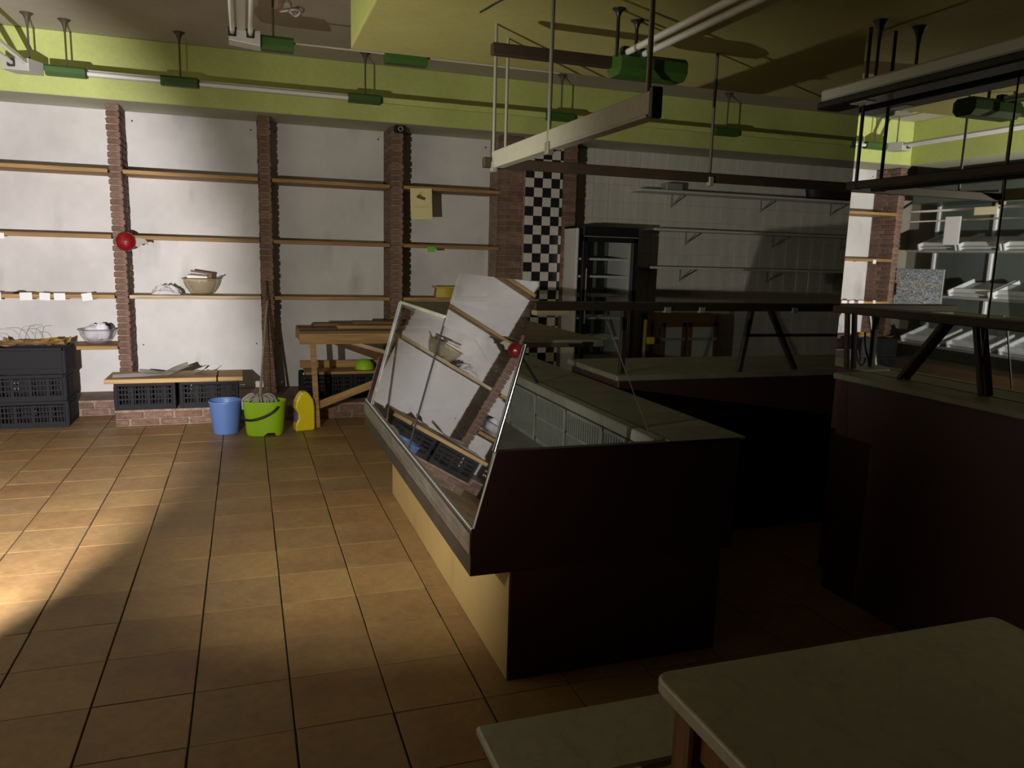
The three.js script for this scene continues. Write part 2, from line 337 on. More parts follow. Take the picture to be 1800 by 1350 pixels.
// ---------------------------------------------------------------- island display case
const TILT = R(15.48), GX = x => x; // front glass leans back
const glassAt = (y, off = 0) => 0.76 + (y - 0.61) * Math.tan(TILT) - off;
{
  const Z0 = -2.563, Z1 = -5.2;
  const c = thing('display_case', 'glass fronted refrigerated display case standing in the middle of the shop', 'display case');
  mesh('base', bx(0.903, 1.82, 0, 0.44, Z0, -5.0, 0.004), M.maroon, c);
  mesh('front_panel', bx(0.90, 0.903, 0.002, 0.44, Z0 - 0.002, -5.0, 0.001), M.beige, c).userData.label = 'beige kick panel';
  // steel front bumper rail with rounded lip
  const rail = extrude([[0.748, 0.44], [0.90, 0.44], [0.90, 0.60], [0.80, 0.60], [0.785, 0.606], [0.775, 0.618], [0.762, 0.622], [0.752, 0.618], [0.748, 0.606]], Z0 - Z1 - 0.004); rail.translate(0, 0, Z1 + 0.002);
  mesh('bumper_rail', rail, M.darksteel, c);
  mesh('rail_lip', rod([0.757, 0.613, Z0 - 0.003], [0.757, 0.613, Z1 + 0.004], 0.0085, 16), M.chrome, c);
  mesh('rail_band', bx(0.7435, 0.7475, 0.52, 0.6, Z0 - 0.003, Z1 + 0.004, 0.001), M.steel, c);
  mesh('glass_channel', bx(0.772, 0.80, 0.6, 0.622, Z0 - 0.03, Z1 + 0.03, 0.002), M.steel, c);
  const endP = [[0.748, 0.44], [1.87, 0.44], [1.87, 0.905], [0.842, 0.905], [0.762, 0.622], [0.75, 0.618]];
  for (const z of [Z0 - 0.03, Z1]) { const g = extrude(endP, 0.03); g.translate(0, 0, z); mesh('end_panel', g, M.maroonGloss ?? (M.maroonGloss = std(lin(0.035, 0.014, 0.014), 0.3)), c); }
  mesh('well_floor', bx(0.80, 1.5, 0.56, 0.60, Z0 - 0.032, Z1 + 0.032, 0.002), M.steel, c);
  mesh('front_lining', bx(0.80, 0.812, 0.6, 0.66, Z0 - 0.032, Z1 + 0.032, 0.002), M.steel, c);
  mesh('rear_body', bx(1.545, 1.87, 0.44, 0.893, Z0 - 0.032, Z1 + 0.032, 0.003), M.maroon, c);
  mesh('rear_deck', bx(1.545, 1.9, 0.893, 0.908, Z0, Z1, 0.003), M.deck, c);
  mesh('well_rim', bx(1.49, 1.545, 0.862, 0.912, Z0 - 0.032, Z1 + 0.032, 0.006), M.rimmetal, c);
  // louvred air return panels
  for (let k = 0; k < 6; k++) {
    const a = Z0 - 0.05 - k * 0.42, b = a - 0.405, gs = [bx(1.484, 1.494, 0.845, 0.86, a, b, 0.001), bx(1.484, 1.494, 0.735, 0.75, a, b, 0.001), bx(1.484, 1.494, 0.60, 0.625, a, b, 0.001), bx(1.48, 1.496, 0.60, 0.86, a, a - 0.022, 0.002)];
    for (let q = 0; q < 15; q++) { const z = a - 0.036 - q * 0.0255; gs.push(new THREE.BoxGeometry(0.006, 0.25, 0.0105).translate(1.489, 0.735, z)); }
    mesh('grille_panel', gs, M.greymetal, c);
  }
  mesh('grille_back', bx(1.52, 1.53, 0.6, 0.87, Z0 - 0.032, Z1 + 0.032, 0.001), M.greymetal, c);
  // front panes
  const pane = (y0, y1, z0, z1, off, radius) => {
    const L = (y1 - y0) / Math.cos(TILT), W = z0 - z1, s = new THREE.Shape(), r = radius;
    s.moveTo(0, 0); s.lineTo(W, 0); s.lineTo(W, L - r); if (r) s.quadraticCurveTo(W, L, W - r, L); s.lineTo(r, L); if (r) s.quadraticCurveTo(0, L, 0, L - r); s.lineTo(0, 0);
    const g = new THREE.ShapeGeometry(s, 10);
    // local x -> -z, local y -> up the slope
    const m = new THREE.Matrix4().makeBasis(V(0, 0, 1), V(Math.sin(TILT), Math.cos(TILT), 0), V(-Math.cos(TILT), Math.sin(TILT), 0));
    g.applyMatrix4(m); g.translate(glassAt(y0, off), y0, z1);
    const back = g.clone(); back.translate(0.0055 * Math.cos(TILT), -0.0055 * Math.sin(TILT), 0); return [g, back]; // both faces of 5.5 mm glass
  };
  mesh('front_pane', pane(0.612, 1.285, -3.785, -4.98, 0, 0), M.caseglass, c);
  mesh('front_pane', pane(0.612, 1.29, -2.585, -3.77, 0, 0), M.caseglass, c);
  mesh('upper_pane', pane(1.25, 1.513, -2.625, -3.755, 0.006, 0.03), M.caseglass, c);
  const slope = (y, z, off = 0) => [glassAt(y, off), y, z];
  mesh('pane_seam', bar(slope(0.612, -3.7775), slope(1.288, -3.7775), 0.008, 0.012, 0.001), M.black, c);
  mesh('pane_edge_trim', bar(slope(0.9, -2.583, 0.002), slope(1.292, -2.583, 0.002), 0.006, 0.012, 0.001), M.chrome, c);
  mesh('edge_seal', bar(slope(0.9, -2.596, 0.004), slope(1.285, -2.596, 0.004), 0.01, 0.012, 0.001), M.black, c);
  mesh('corner_bracket', bar(slope(0.62, -2.572, 0.003), slope(0.9, -2.572, 0.003), 0.004, 0.014, 0.001), M.greymetal, c);
  mesh('tape_strip', bar(slope(0.82, -2.578, 0.005), slope(0.9, -2.574, 0.007), 0.003, 0.018, 0.001), M.chrome, c);
  mesh('far_post', bar(slope(0.612, -4.99), slope(1.29, -4.99), 0.02, 0.016, 0.002), M.steel, c);
  // canopy shelf over the well
  mesh('canopy_shelf', bx(0.955, 1.30, 1.268, 1.296, -2.67, -5.0, 0.004), M.deck, c);
  mesh('canopy_edge', bx(0.946, 0.956, 1.264, 1.3, -3.79, -5.0, 0.002), M.rimmetal, c);
  for (const z of [-3.95, -4.9]) mesh('canopy_post', bar([1.28, 1.27, z], [1.53, 0.9, z], 0.014, 0.014), M.darksteel, c);
  const eg = new THREE.ShapeGeometry(new THREE.Shape([[0.85, 0.907], [1.478, 0.907], [1.262, 1.372], [0.99, 1.30], [0.955, 1.285]].map(p => new THREE.Vector2(...p)))); eg.translate(0, 0, -2.578);
  mesh('end_pane', eg, M.glass, c);
  mesh('end_pane_edge', bar([1.478, 0.907, -2.578], [1.262, 1.372, -2.578], 0.003, 0.003, 0.0005), M.greymetal, c);
}

// ---------------------------------------------------------------- service counter with glass guard, ledge and mirror on the right
{
  const c = thing('service_counter', 'dark service counter with glass guard between display case and mirror', 'counter');
  mesh('body', bx(1.93, 4.6, 0, 0.94, -3.77, -4.42, 0.004), M.maroon, c);
  mesh('worktop', bx(1.91, 4.6, 0.94, 0.972, -3.75, -4.45, 0.006), M.deck, c);
  mesh('guard_rail', bx(1.42, 4.3, 1.328, 1.372, -3.75, -3.86, 0.004), M.rustbar, c);
  const g = new THREE.PlaneGeometry(2.35, 0.355); g.translate(1.94 + 1.175, 1.15, -3.80); mesh('guard_pane', g, M.glass, c);
  for (const [a, b] of [[[2.785, 1.33, -3.8], [2.72, 0.972, -3.79]], [[2.94, 1.33, -3.83], [3.15, 0.972, -3.83]], [[1.98, 1.33, -3.84], [1.98, 0.972, -3.84]]]) mesh('guard_post', bar(a, b, 0.03, 0.03), M.rustbar, c);
  mesh('cross_bar', bar([2.74, 1.185, -3.79], [3.9, 1.18, -3.79], 0.016, 0.016), M.rustbar, c);
  for (const x of [2.2, 2.42, 3.05]) mesh('rail_clip', bx(x - 0.02, x + 0.02, 1.318, 1.35, -3.742, -3.77, 0.002), M.greymetal, c);
  mesh('rail_end_block', bx(1.43, 1.62, 1.30, 1.33, -3.76, -3.84, 0.003), M.palewood, c);
}
{
  const c = thing('wall_ledge', 'dark counter ledge running under the mirror', 'ledge');
  mesh('front', bx(2.71, 2.86, 0, 1.06, -2.96, 1.6, 0.004), M.maroon, c);
  mesh('top', bx(2.68, 2.862, 1.06, 1.09, -2.98, 1.6, 0.005), M.deck, c);
}
{
  const m = thing('wall_mirror', 'large frameless mirror panels above the dark ledge', 'mirror');
  mesh('mirror_panel', bx(MX, MX + 0.008, 1.09, LOW - 0.005, -3.18, -2.347, 0.0015), M.mirror, m);
  mesh('mirror_panel', bx(MX, MX + 0.008, 1.09, LOW - 0.005, -2.340, -1.30, 0.0015), M.mirror, m);
  mesh('backing', bx(MX + 0.008, MX + 0.011, 1.09, LOW - 0.005, -3.18, -1.3, 0.0005), M.dark, m);
}
{
  const g = thing('ledge_rail', 'dark flat rail on slanted posts in front of the mirror', 'rail');
  mesh('rail', bx(2.80, 2.862, 1.368, 1.404, -3.16, -1.2, 0.004), M.rustbar, g);
  for (const [a, b] of [[[2.842, 1.37, -2.53], [2.842, 1.09, -2.74]], [[2.842, 1.37, -2.375], [2.842, 1.09, -2.31]], [[2.842, 1.37, -3.10], [2.842, 1.09, -3.07]]]) mesh('post', bar(a, b, 0.022, 0.022), M.rustbar, g);
  mesh('hook', tube([[2.84, 1.28, -3.02], [2.835, 1.2, -3.01], [2.83, 1.15, -2.99], [2.84, 1.12, -2.97], [2.85, 1.16, -2.96]], 0.005, 24), M.black, g);
}
{
  const g = thing('hanging_rail', 'black rail hung on rods before the mirror', 'rail');
  mesh('rail', bx(2.774, 2.806, 1.965, 2.003, -3.12, -1.3, 0.004), M.rustbar, g);
  for (const z of [-3.07, -1.6]) { mesh('rod', rod([2.79, 1.98, z], [2.79, LOW, z], 0.0085), M.black, g); mesh('clamp', bx(2.77, 2.81, 1.962, 1.99, z - 0.02, z + 0.02, 0.003), M.black, g); }
}
{
  const g = thing('light_batten', 'long pale light batten with dark underside hung before the mirror', 'light batten');
  mesh('housing', bx(2.70, 2.80, 2.392, 2.45, -3.27, -0.9, 0.01), M.lampgrey, g);
  mesh('underside', bx(2.69, 2.82, 2.355, 2.392, -3.28, -0.9, 0.008), M.black, g);
  mesh('reflector_patch', bx(2.72, 2.78, 2.351, 2.356, -3.08, -2.98, 0.001), M.whitemetal, g);
  for (const z of [-2.97, -1.6]) { mesh('rod', rod([2.75, 2.44, z], [2.75, LOW, z], 0.0075), M.black, g); const cap = lathe([[0.009, -0.075], [0.013, -0.04], [0.024, -0.015], [0.034, -0.002], [0.034, 0]], 18); cap.translate(2.75, LOW, z); mesh('cap', cap, M.black, g); }
}
{ // hanging frame over the counter
  const g = thing('suspended_rack', 'suspended rack with a white beam and a rusty cross rail', 'rack');
  mesh('white_beam', bar([1.17, 2.072, -3.74], [1.178, 2.072, -2.17], 0.016, 0.072, 0.003), M.beampaint, g);
  mesh('beam_flange', bx(1.165, 1.215, 2.03, 2.04, -3.72, -2.18, 0.002), M.beampaint, g);
  mesh('end_cap', bx(1.165, 1.20, 2.025, 2.115, -2.17, -2.145, 0.003), M.black, g);
  mesh('cross_rail', bar([1.12, 2.055, -3.75], [3.6, 2.055, -3.75], 0.035, 0.05, 0.004), M.rustbar, g);
  for (const [x, z, y0, m] of [[1.17, -3.74, 2.03, M.palerod], [1.17, -3.0, 2.01, M.palerod], [1.178, -2.2, 2.06, M.palerod], [2.41, -3.75, 2.05, M.rodmetal], [1.30, -3.95, 2.1, M.palerod]]) mesh('rod', rod([x, y0, z], [x, LOW, z], 0.0085), m, g);
  for (const [x, z] of [[1.17, -3.74], [1.17, -3.0], [2.41, -3.75]]) mesh('clamp', bx(x - 0.014, x + 0.014, 2.01, 2.06, z - 0.012, z + 0.026, 0.003), M.palerod, g);
  mesh('strut', bar([1.17, 2.1, -3.76], [1.30, 2.1, -3.96], 0.012, 0.012), M.palerod, g);
}

// ---------------------------------------------------------------- ceiling light tracks
const rodCap = (x, yc, z, s = 1) => { const g = lathe([[0.009 * s, -0.10 * s], [0.014 * s, -0.055 * s], [0.028 * s, -0.02 * s], [0.05 * s, -0.003], [0.05 * s, 0]], 18); g.translate(x, yc, z); return g; };
const connector = (len, w = 0.085, h = 0.075) => { const g = extrude([[-w / 2, -h * 0.2], [-w * 0.32, -h / 2], [w * 0.32, -h / 2], [w / 2, -h * 0.2], [w / 2, h * 0.3], [w * 0.36, h / 2], [-w * 0.36, h / 2], [-w / 2, h * 0.3]], len, 0.003); g.translate(0, 0, -len / 2); return g; };
{
  const t = thing('light_track', 'light track with green connectors hung along the back beam', 'light track');
  const y = 3.012, z = -7.55, xs = [-1.36, -0.495, 1.09, 3.06, 5.02, 6.9];
  xs.forEach((x, i) => {
    const g = connector(0.29); g.rotateY(Math.PI / 2); g.translate(x, y, z); mesh('connector', g, M.greenplastic, t);
    mesh('rod', rod([x + 0.01, y, z], [x + 0.01, CEIL, z], 0.0075), M.rodmetal, t); mesh('rod_cap', rodCap(x + 0.01, CEIL, z), M.rodmetal, t);
    mesh('end_ring', bx(x + 0.145, x + 0.16, y - 0.035, y + 0.03, z - 0.04, z + 0.04, 0.004), M.black, t);
    if (i < xs.length - 1) {
      const a = x + 0.16, b = xs[i + 1] - 0.15;
      if (i < 2) mesh('lamp_tube', rod([a, y - 0.004, z + 0.012], [b, y - 0.004, z + 0.012], 0.019, 18), M.lamptube, t);
      mesh('tube_back', bx(a, b, y - 0.02, y + 0.034, z - 0.035, z - 0.008, 0.003), i < 2 ? M.lampgrey : M.green, t);
    }
  });
  // corner connector with two tubes turning towards the viewer
  const g = extrude([[-0.16, -0.035], [0.07, -0.05], [0.07, 0.04], [-0.16, 0.045]], 0.17, 0.004); g.translate(0, 0, -0.085); g.rotateY(R(-24)); g.translate(-1.62, y, z + 0.07); mesh('corner_connector', g, M.lampgrey, t);
  mesh('rod', rod([-1.6, y, z + 0.08], [-1.6, CEIL, z + 0.08], 0.0075), M.rodmetal, t); mesh('rod_cap', rodCap(-1.6, CEIL, z + 0.08), M.rodmetal, t);
  for (const dx of [-0.055, 0.055]) { const x = -1.665 + dx; mesh('lamp_tube', rod([x, y + 0.01, z + 0.13], [x - 0.04, y + 0.02, -5.2], 0.019, 18), M.lamptube, t); mesh('tube_holder', bx(x - 0.028, x + 0.028, y - 0.02, y + 0.04, z + 0.11, z + 0.15, 0.004), M.black, t); }
}
{
  const t = thing('light_track', 'light track with a corner of green connectors near the lowered ceiling', 'light track');
  const y = 3.0, z = -5.85, put = (x, len) => { const g = connector(len, 0.1, 0.085); g.rotateY(Math.PI / 2); g.translate(x, y, z); mesh('connector', g, M.greenplastic, t); };
  put(0.25, 0.21); put(1.145, 0.30);
  const g = extrude([[-0.11, -0.03], [0.085, -0.05], [0.085, 0.04], [-0.11, 0.045]], 0.14, 0.004); g.translate(0, 0, -0.07); g.translate(0.05, y + 0.01, z + 0.02); mesh('corner_connector', g, M.lampgrey, t);
  mesh('rod', rod([0.225, y, z], [0.225, CEIL, z], 0.0075), M.rodmetal, t); mesh('rod_cap', rodCap(0.225, CEIL, z), M.rodmetal, t);
  for (const x of [-0.04, 0.075]) { mesh('lamp_tube', rod([x, y + 0.03, z + 0.08], [x, y + 0.03, -3.9], 0.018, 18), M.lamptube, t); mesh('tube_holder', bx(x - 0.026, x + 0.026, y, y + 0.06, z + 0.06, z + 0.10, 0.004), M.black, t); }
  mesh('tube_back', bx(-0.01, 0.045, y + 0.04, y + 0.07, z + 0.06, -3.9, 0.003), M.lampgrey, t);
  for (const [a, b] of [[0.36, 0.99], [1.3, 2.35]]) mesh('link_conduit', rod([a, y + 0.02, z], [b, y + 0.02, z], 0.007, 12), M.ceiling, t);
}
{
  const t = thing('light_track', 'unlit twin tube track under the lowered ceiling above the display case', 'light track');
  const y = 2.5, z = -3.38;
  const g = connector(0.34, 0.14, 0.09); g.rotateY(Math.PI / 2); g.translate(1.80, y - 0.02, z); mesh('connector', g, M.greenplastic, t);
  mesh('cross_bar', bx(1.05, 1.64, y - 0.025, y + 0.025, z - 0.06, z - 0.02, 0.004), M.rustbar, t);
  for (const x of [1.665, 1.75]) { mesh('lamp_tube', rod([x, y + 0.03, z + 0.05], [x + 0.02, y + 0.03, -1.6], 0.015, 18), M.lamptube, t); mesh('tube_holder', bx(x - 0.024, x + 0.024, y, y + 0.055, z + 0.02, z + 0.06, 0.004), M.black, t); }
  for (const [x, zz] of [[1.6, -3.3], [1.755, -3.42]]) { mesh('rod', rod([x, y, zz], [x, LOW, zz], 0.008), M.black, t); mesh('rod_cap', rodCap(x, LOW, zz, 0.6), M.black, t); }
}
{ // ceiling rose with a curl of cable
  const t = thing('ceiling_outlet', 'round ceiling outlet with a curl of pale cable', 'ceiling outlet', [0.36, CEIL, -6.42]);
  mesh('plate', lathe([[0, -0.03], [0.05, -0.028], [0.075, -0.012], [0.08, 0]], 28), M.ceiling, t);
  mesh('cable', tube([[0, -0.03, 0], [0.05, -0.07, 0.02], [0.08, -0.05, 0.09], [0.03, -0.06, 0.14], [-0.05, -0.07, 0.1], [-0.06, -0.05, 0.03]], 0.008, 40), M.cloth, t);
}
{ const t = thing('ceiling_outlet', 'dark oval outlet on the lowered ceiling', 'ceiling outlet', [1.19, LOW, -3.12]); const g = lathe([[0, -0.035], [0.025, -0.03], [0.034, -0.012], [0.036, 0]], 24); mesh('cover', g, M.dark, t); mesh('wire', tube([[0, -0.03, 0], [-0.08, -0.012, -0.15], [-0.12, -0.008, -0.3], [-0.16, -0.02, -0.42]], 0.004, 30), M.black, t); }

// ---------------------------------------------------------------- crates, bench board and things in the bays
function makeCrate(w, h, d, name, label, pos, turn, solid) {
  const t = thing(name, label, 'crate', pos, turn); t.userData.kindName = name;
  const side = (L, nx) => { // lattice panel lying in XY, centred
    const gs = [bx(-L / 2, L / 2, 0, 0.05, -0.006, 0.006, 0.002), bx(-L / 2, L / 2, h - 0.03, h, -0.010, 0.010, 0.003)];
    if (solid) gs.push(bx(-L / 2, L / 2, 0.05, h - 0.03, -0.004, 0.004, 0.001));
    else {
      for (const y of [0.095, 0.14, 0.185]) if (y < h - 0.04) gs.push(new THREE.BoxGeometry(L, 0.014, 0.008).translate(0, y, 0));
      for (let k = 0; k <= nx; k++) { const wd = k % 5 === 0 ? 0.026 : 0.009; gs.push(new THREE.BoxGeometry(wd, h - 0.07, 0.009).translate(-L / 2 + L * k / nx, h / 2, 0)); }
    }
    return merge(gs);
  };
  const f = side(w - 0.02, Math.round(w / 0.028)), s = side(d - 0.02, Math.round(d / 0.028));
  for (const sg of [1, -1]) { const a = mesh('side_panel', f, M.crate, t); a.position.z = sg * (d / 2 - 0.01); const b = mesh('end_panel', s, M.crate, t); b.rotation.y = Math.PI / 2; b.position.x = sg * (w / 2 - 0.01); }
  for (const a of [-1, 1]) for (const b of [-1, 1]) mesh('corner_post', bx(a * (w / 2 - 0.03), a * w / 2, 0, h, b * (d / 2 - 0.03), b * d / 2, 0.004), M.crate, t);
  const gs = []; for (let k = 0; k < 9; k++) gs.push(new THREE.BoxGeometry(w - 0.03, 0.008, 0.022).translate(0, 0.012, -d / 2 + 0.03 + (d - 0.06) * k / 8)); mesh('base_grid', gs, M.crate, t);
  return t;
}
const crA = makeCrate(0.505, 0.245, 0.38, 'black_crate', 'black plastic crate under the pale bench board, beside the left pier', [-0.885, 0.15, -7.70], 0);
copyThing(crA, 'black plastic crate under the pale bench board, behind the blue bucket', [-0.345, 0.15, -7.70]);
copyThing(crA, 'black plastic crate behind the leg of the workbench', [0.74, 0.15, -7.925]);
copyThing(crA, 'black plastic crate behind the diagonal brace of the workbench', [1.25, 0.15, -7.925]);
const crB = makeCrate(0.56, 0.235, 0.38, 'stacked_crate', 'lowest black crate of the tall stack at the left', [-1.80, 0, -7.80], 0);
copyThing(crB, 'middle black crate of the tall stack at the left', [-1.81, 0.237, -7.79], R(1.5));
makeCrate(0.57, 0.235, 0.38, 'solid_crate', 'topmost dark solid crate of the tall stack at the left', [-1.80, 0.476, -7.80], R(-1), true);
{
  const t = thing('sack_heap', 'crumpled yellow brown sacking heaped on the top crate', 'sacking', [-1.8, 0.713, -7.8]);
  const g = new THREE.PlaneGeometry(0.54, 0.36, 40, 28); g.rotateX(-Math.PI / 2); const p = g.attributes.position;
  for (let i = 0; i < p.count; i++) { const u = p.getX(i) / 0.54 + 0.5, v = p.getZ(i) / 0.36 + 0.5; p.setY(i, 0.004 + 0.055 * Math.pow(fbm(u, v, 5, 4, 4, 111), 1.5) * (0.5 + 0.9 * vnoise(u * 3, v * 3, [3, 3], 5))); }
  g.computeVertexNormals(); mesh('sack', metreUV(g), M.sacking, t);
  const y2 = new THREE.PlaneGeometry(0.2, 0.16, 16, 12); y2.rotateX(-Math.PI / 2); const q = y2.attributes.position;
  for (let i = 0; i < q.count; i++) { const u = q.getX(i) / 0.2 + 0.5, v = q.getZ(i) / 0.16 + 0.5; q.setY(i, 0.03 + 0.045 * fbm(u, v, 4, 3, 3, 117)); }
  y2.computeVertexNormals(); y2.translate(0.17, 0.006, 0.08); mesh('yellow_net', y2, std(lin(0.55, 0.33, 0.03), 0.8), t);
  const tw = []; for (const [x, z, h, dx] of [[-0.12, 0, 0.17, 0.1], [-0.06, 0.05, 0.15, -0.12], [0.0, -0.05, 0.16, 0.06], [0.04, 0.03, 0.14, -0.08], [0.1, 0, 0.11, -0.07], [-0.2, 0.02, 0.1, -0.08]]) tw.push(tube([[x, 0.02, z], [x + dx * 0.2, h * 0.55, z], [x + dx * 0.6, h * 0.95, z + 0.01], [x + dx * 1.5, h, z + 0.02]], 0.0016, 16, 5));
  mesh('dry_twigs', tw, M.straw, t);
}
single('bench_board', [bx(-1.205, -0.28, 0.397, 0.437, -7.47, -7.93, 0.004), bx(-0.268, -0.05, 0.397, 0.437, -7.475, -7.93, 0.004)], M.benchwood, 'pale board laid over two black crates as a low bench', 'bench');
single('low_board', bx(0.53, 1.5, 0.397, 0.425, -7.73, -8.06, 0.004), M.wood, 'wooden board on crates behind the workbench', 'board');
single('low_board', bx(0.50, 1.5, 0.425, 0.50, -8.02, -8.06, 0.004), M.wood, 'upright plank at the back of the board behind the workbench', 'board');
// papers on the bench
function sheet(w, d, amp, s, curl = 0) {
  const g = new THREE.PlaneGeometry(w, d, 20, 14); g.rotateX(-Math.PI / 2); const p = g.attributes.position;
  for (let i = 0; i < p.count; i++) { const u = p.getX(i) / w + 0.5, v = p.getZ(i) / d + 0.5; p.setY(i, 0.002 + amp * fbm(u, v, 2, 2, 2, s) + curl * Math.pow(u, 3)); }
  g.computeVertexNormals(); return g;
}
function sheetThing(name, label, cat, geo, mat, pos, turn, group) { const m = single(name, geo, mat, label, cat, group); m.position.set(...pos); m.rotation.y = turn; return m; }
sheetThing('paper_sheet', 'white paper sheet lying on the left end of the bench board', 'paper', sheet(0.46, 0.22, 0.012, 3, 0.01), M.paper, [-0.93, 0.437, -7.66], R(6));
sheetThing('paper_bag', 'grey crumpled paper sack folded on the bench board', 'paper bag', sheet(0.42, 0.26, 0.05, 8, 0.045), M.greycloth, [-0.72, 0.445, -7.68], R(14));
sheetThing('paper_bag', 'grey paper flap bent up at the right of the sack', 'paper bag', sheet(0.13, 0.16, 0.03, 12, 0.05), M.greycloth, [-0.42, 0.439, -7.74], R(-12));
// price papers clipped on the third shelf of the left bay
for (const [x, w, h, a, l] of [[-1.90, 0.1, 0.07, 2, 'first price slip from the left on the shelf edge above the bowl'], [-1.75, 0.088, 0.068, -3, 'second price slip from the left on the shelf edge above the bowl'], [-1.63, 0.095, 0.066, 1, 'third price slip from the left on the shelf edge above the bowl'], [-1.405, 0.088, 0.07, 9, 'tilted price slip hanging rightmost on the shelf edge above the bowl'], [-2.12, 0.05, 0.075, 0, 'price slip near the mirror end of that shelf edge']]) {
  const g = new THREE.PlaneGeometry(w, h, 6, 4), p = g.attributes.position; for (let i = 0; i < p.count; i++) p.setZ(i, 0.004 * Math.sin(p.getX(i) * 40) + 0.004); g.computeVertexNormals();
  const m = single('price_slip', g, M.paper, l, 'paper', 'price slips on the shelf edge'); m.position.set(x, 1.125, ZP + 0.024); m.rotation.z = R(a);
}
{ const m = single('price_slip', new THREE.PlaneGeometry(0.05, 0.05), M.paper, 'price slip on the second shelf at the far left edge', 'paper'); m.position.set(-2.06, 1.665, ZP + 0.024); }
{ const g = lathe([[0, 0.022], [0.03, 0.018], [0.05, 0.004], [0.05, 0]], 16); const m = single('small_dish', g, M.black, 'small dark upturned dish on the shelf above the price slips', 'dish'); m.position.set(-1.98, 1.146, -8.2); }
// bowls
function bowl(name, label, pos, r, h, mat, extra) {
  const t = thing(name, label, 'bowl', pos);
  const prof = [[0.001, 0.004], [r * 0.45, 0.004], [r * 0.62, 0.02]]; for (let k = 1; k <= 8; k++) { const a = k / 8; prof.push([r * (0.62 + 0.36 * Math.sin(a * Math.PI / 2)), 0.02 + (h - 0.02) * a]); }
  prof.push([r * 1.06, h + 0.002], [r * 1.08, h + 0.006], [r * 1.0, h + 0.008]);
  mesh('bowl_wall', lathe(prof, 48), mat, t); const rim = new THREE.TorusGeometry(r * 1.04, 0.005, 8, 48); rim.rotateX(Math.PI / 2); rim.translate(0, h + 0.004, 0); mesh('rim', rim, mat === M.clearbowl ? M.greymetal : M.sacking, t);
  extra(t); return t;
}
function crumple(w, d, h, s, lift = 0) {
  const g = new THREE.PlaneGeometry(w, d, 44, 34); g.rotateX(-Math.PI / 2); const p = g.attributes.position;
  for (let i = 0; i < p.count; i++) {
    const u = p.getX(i) / w + 0.5, v = p.getZ(i) / d + 0.5, e = Math.max(0, 1 - Math.pow(2 * u - 1, 2)) * Math.max(0, 1 - Math.pow(2 * v - 1, 2));
    const rid = 1 - Math.abs(2 * fbm(u, v, 4, 4, 2, s) - 1), fine = 1 - Math.abs(2 * fbm(u, v, 9, 8, 3, s + 3) - 1);
    p.setY(i, 0.003 + h * Math.sqrt(e) * (0.3 + 0.6 * rid * rid + 0.08 * fine * fine) + lift * u * u);
    p.setX(i, p.getX(i) + 0.12 * w * (fbm(u, v, 3, 3, 2, s + 9) - 0.5)); p.setZ(i, p.getZ(i) + 0.2 * d * (fbm(u, v, 3, 3, 2, s + 14) - 0.5));
  }
  g.computeVertexNormals(); return g;
}
function lump(w, h, d, s, seg = 24) { const g = new THREE.SphereGeometry(0.5, seg, seg / 2), p = g.attributes.position; for (let i = 0; i < p.count; i++) { const x = p.getX(i), y = p.getY(i), z = p.getZ(i), k = 0.75 + 0.55 * fbm(Math.atan2(z, x) / 6.2832 + 0.5, y + 0.5, 5, 3, 2, s); p.setXYZ(i, x * w * k, Math.max(y * h * k, -h * 0.42), z * d * k); } g.computeVertexNormals(); return g; }
bowl('glass_bowl', 'clear glass bowl holding a white bag on the low shelf', [-1.375, 0.662, -8.3], 0.155, 0.14, M.clearbowl, () => { });
{ const m = single('plastic_bag', [lump(0.19, 0.17, 0.19, 121, 40).translate(-0.02, 0, 0), lump(0.13, 0.16, 0.13, 127, 32).translate(0.05, 0.015, 0.02)], M.bag, 'crumpled white plastic bag inside the clear bowl', 'bag'); m.position.set(-1.375, 0.765, -8.3); const h = mesh('bag_tie', tube([[0.07, 0.05, 0.05], [0.1, 0.09, 0.03], [0.125, 0.06, 0], [0.12, 0.02, 0.02]], 0.012, 20), M.dark, m); }
bowl('amber_bowl', 'brownish translucent bowl filled with trays on the third shelf', [-0.425, 1.146, -8.3], 0.165, 0.155, M.bowlglass, () => { });
{
  const a = single('food_tray', [bx(-0.095, 0.095, -0.028, 0.028, -0.05, 0.05, 0.006)], M.paper, 'white foam tray stuck in the brownish bowl', 'tray'); a.position.set(-0.455, 1.308, -8.33); a.rotation.set(0.1, 0, -0.06);
  const b = thing('scraper', 'dark angled scraper lying across the brownish bowl', 'scraper', [-0.405, 1.366, -8.25]); mesh('blade', bx(-0.105, 0.095, -0.009, 0.009, -0.03, 0.03, 0.002).rotateZ(-0.14), M.darkwood, b); mesh('handle', bx(0.05, 0.09, -0.06, -0.012, -0.025, 0.025, 0.003), M.darkwood, b);
  const s = thing('spatula', 'small spatula leaning over the right rim of the brownish bowl', 'spatula', [-0.27, 1.31, -8.28]); mesh('blade', bar([-0.06, -0.03, 0], [0.0, 0.005, 0], 0.03, 0.004), M.greymetal, s); mesh('handle', bar([0, 0.005, 0], [0.045, 0.03, 0], 0.014, 0.012), M.black, s);
}
{ const m = single('cloth_heap', crumple(0.26, 0.2, 0.11, 131), M.cloth, 'crumpled pale cloth beside the brownish bowl', 'cloth'); m.position.set(-0.735, 1.147, -8.26); }
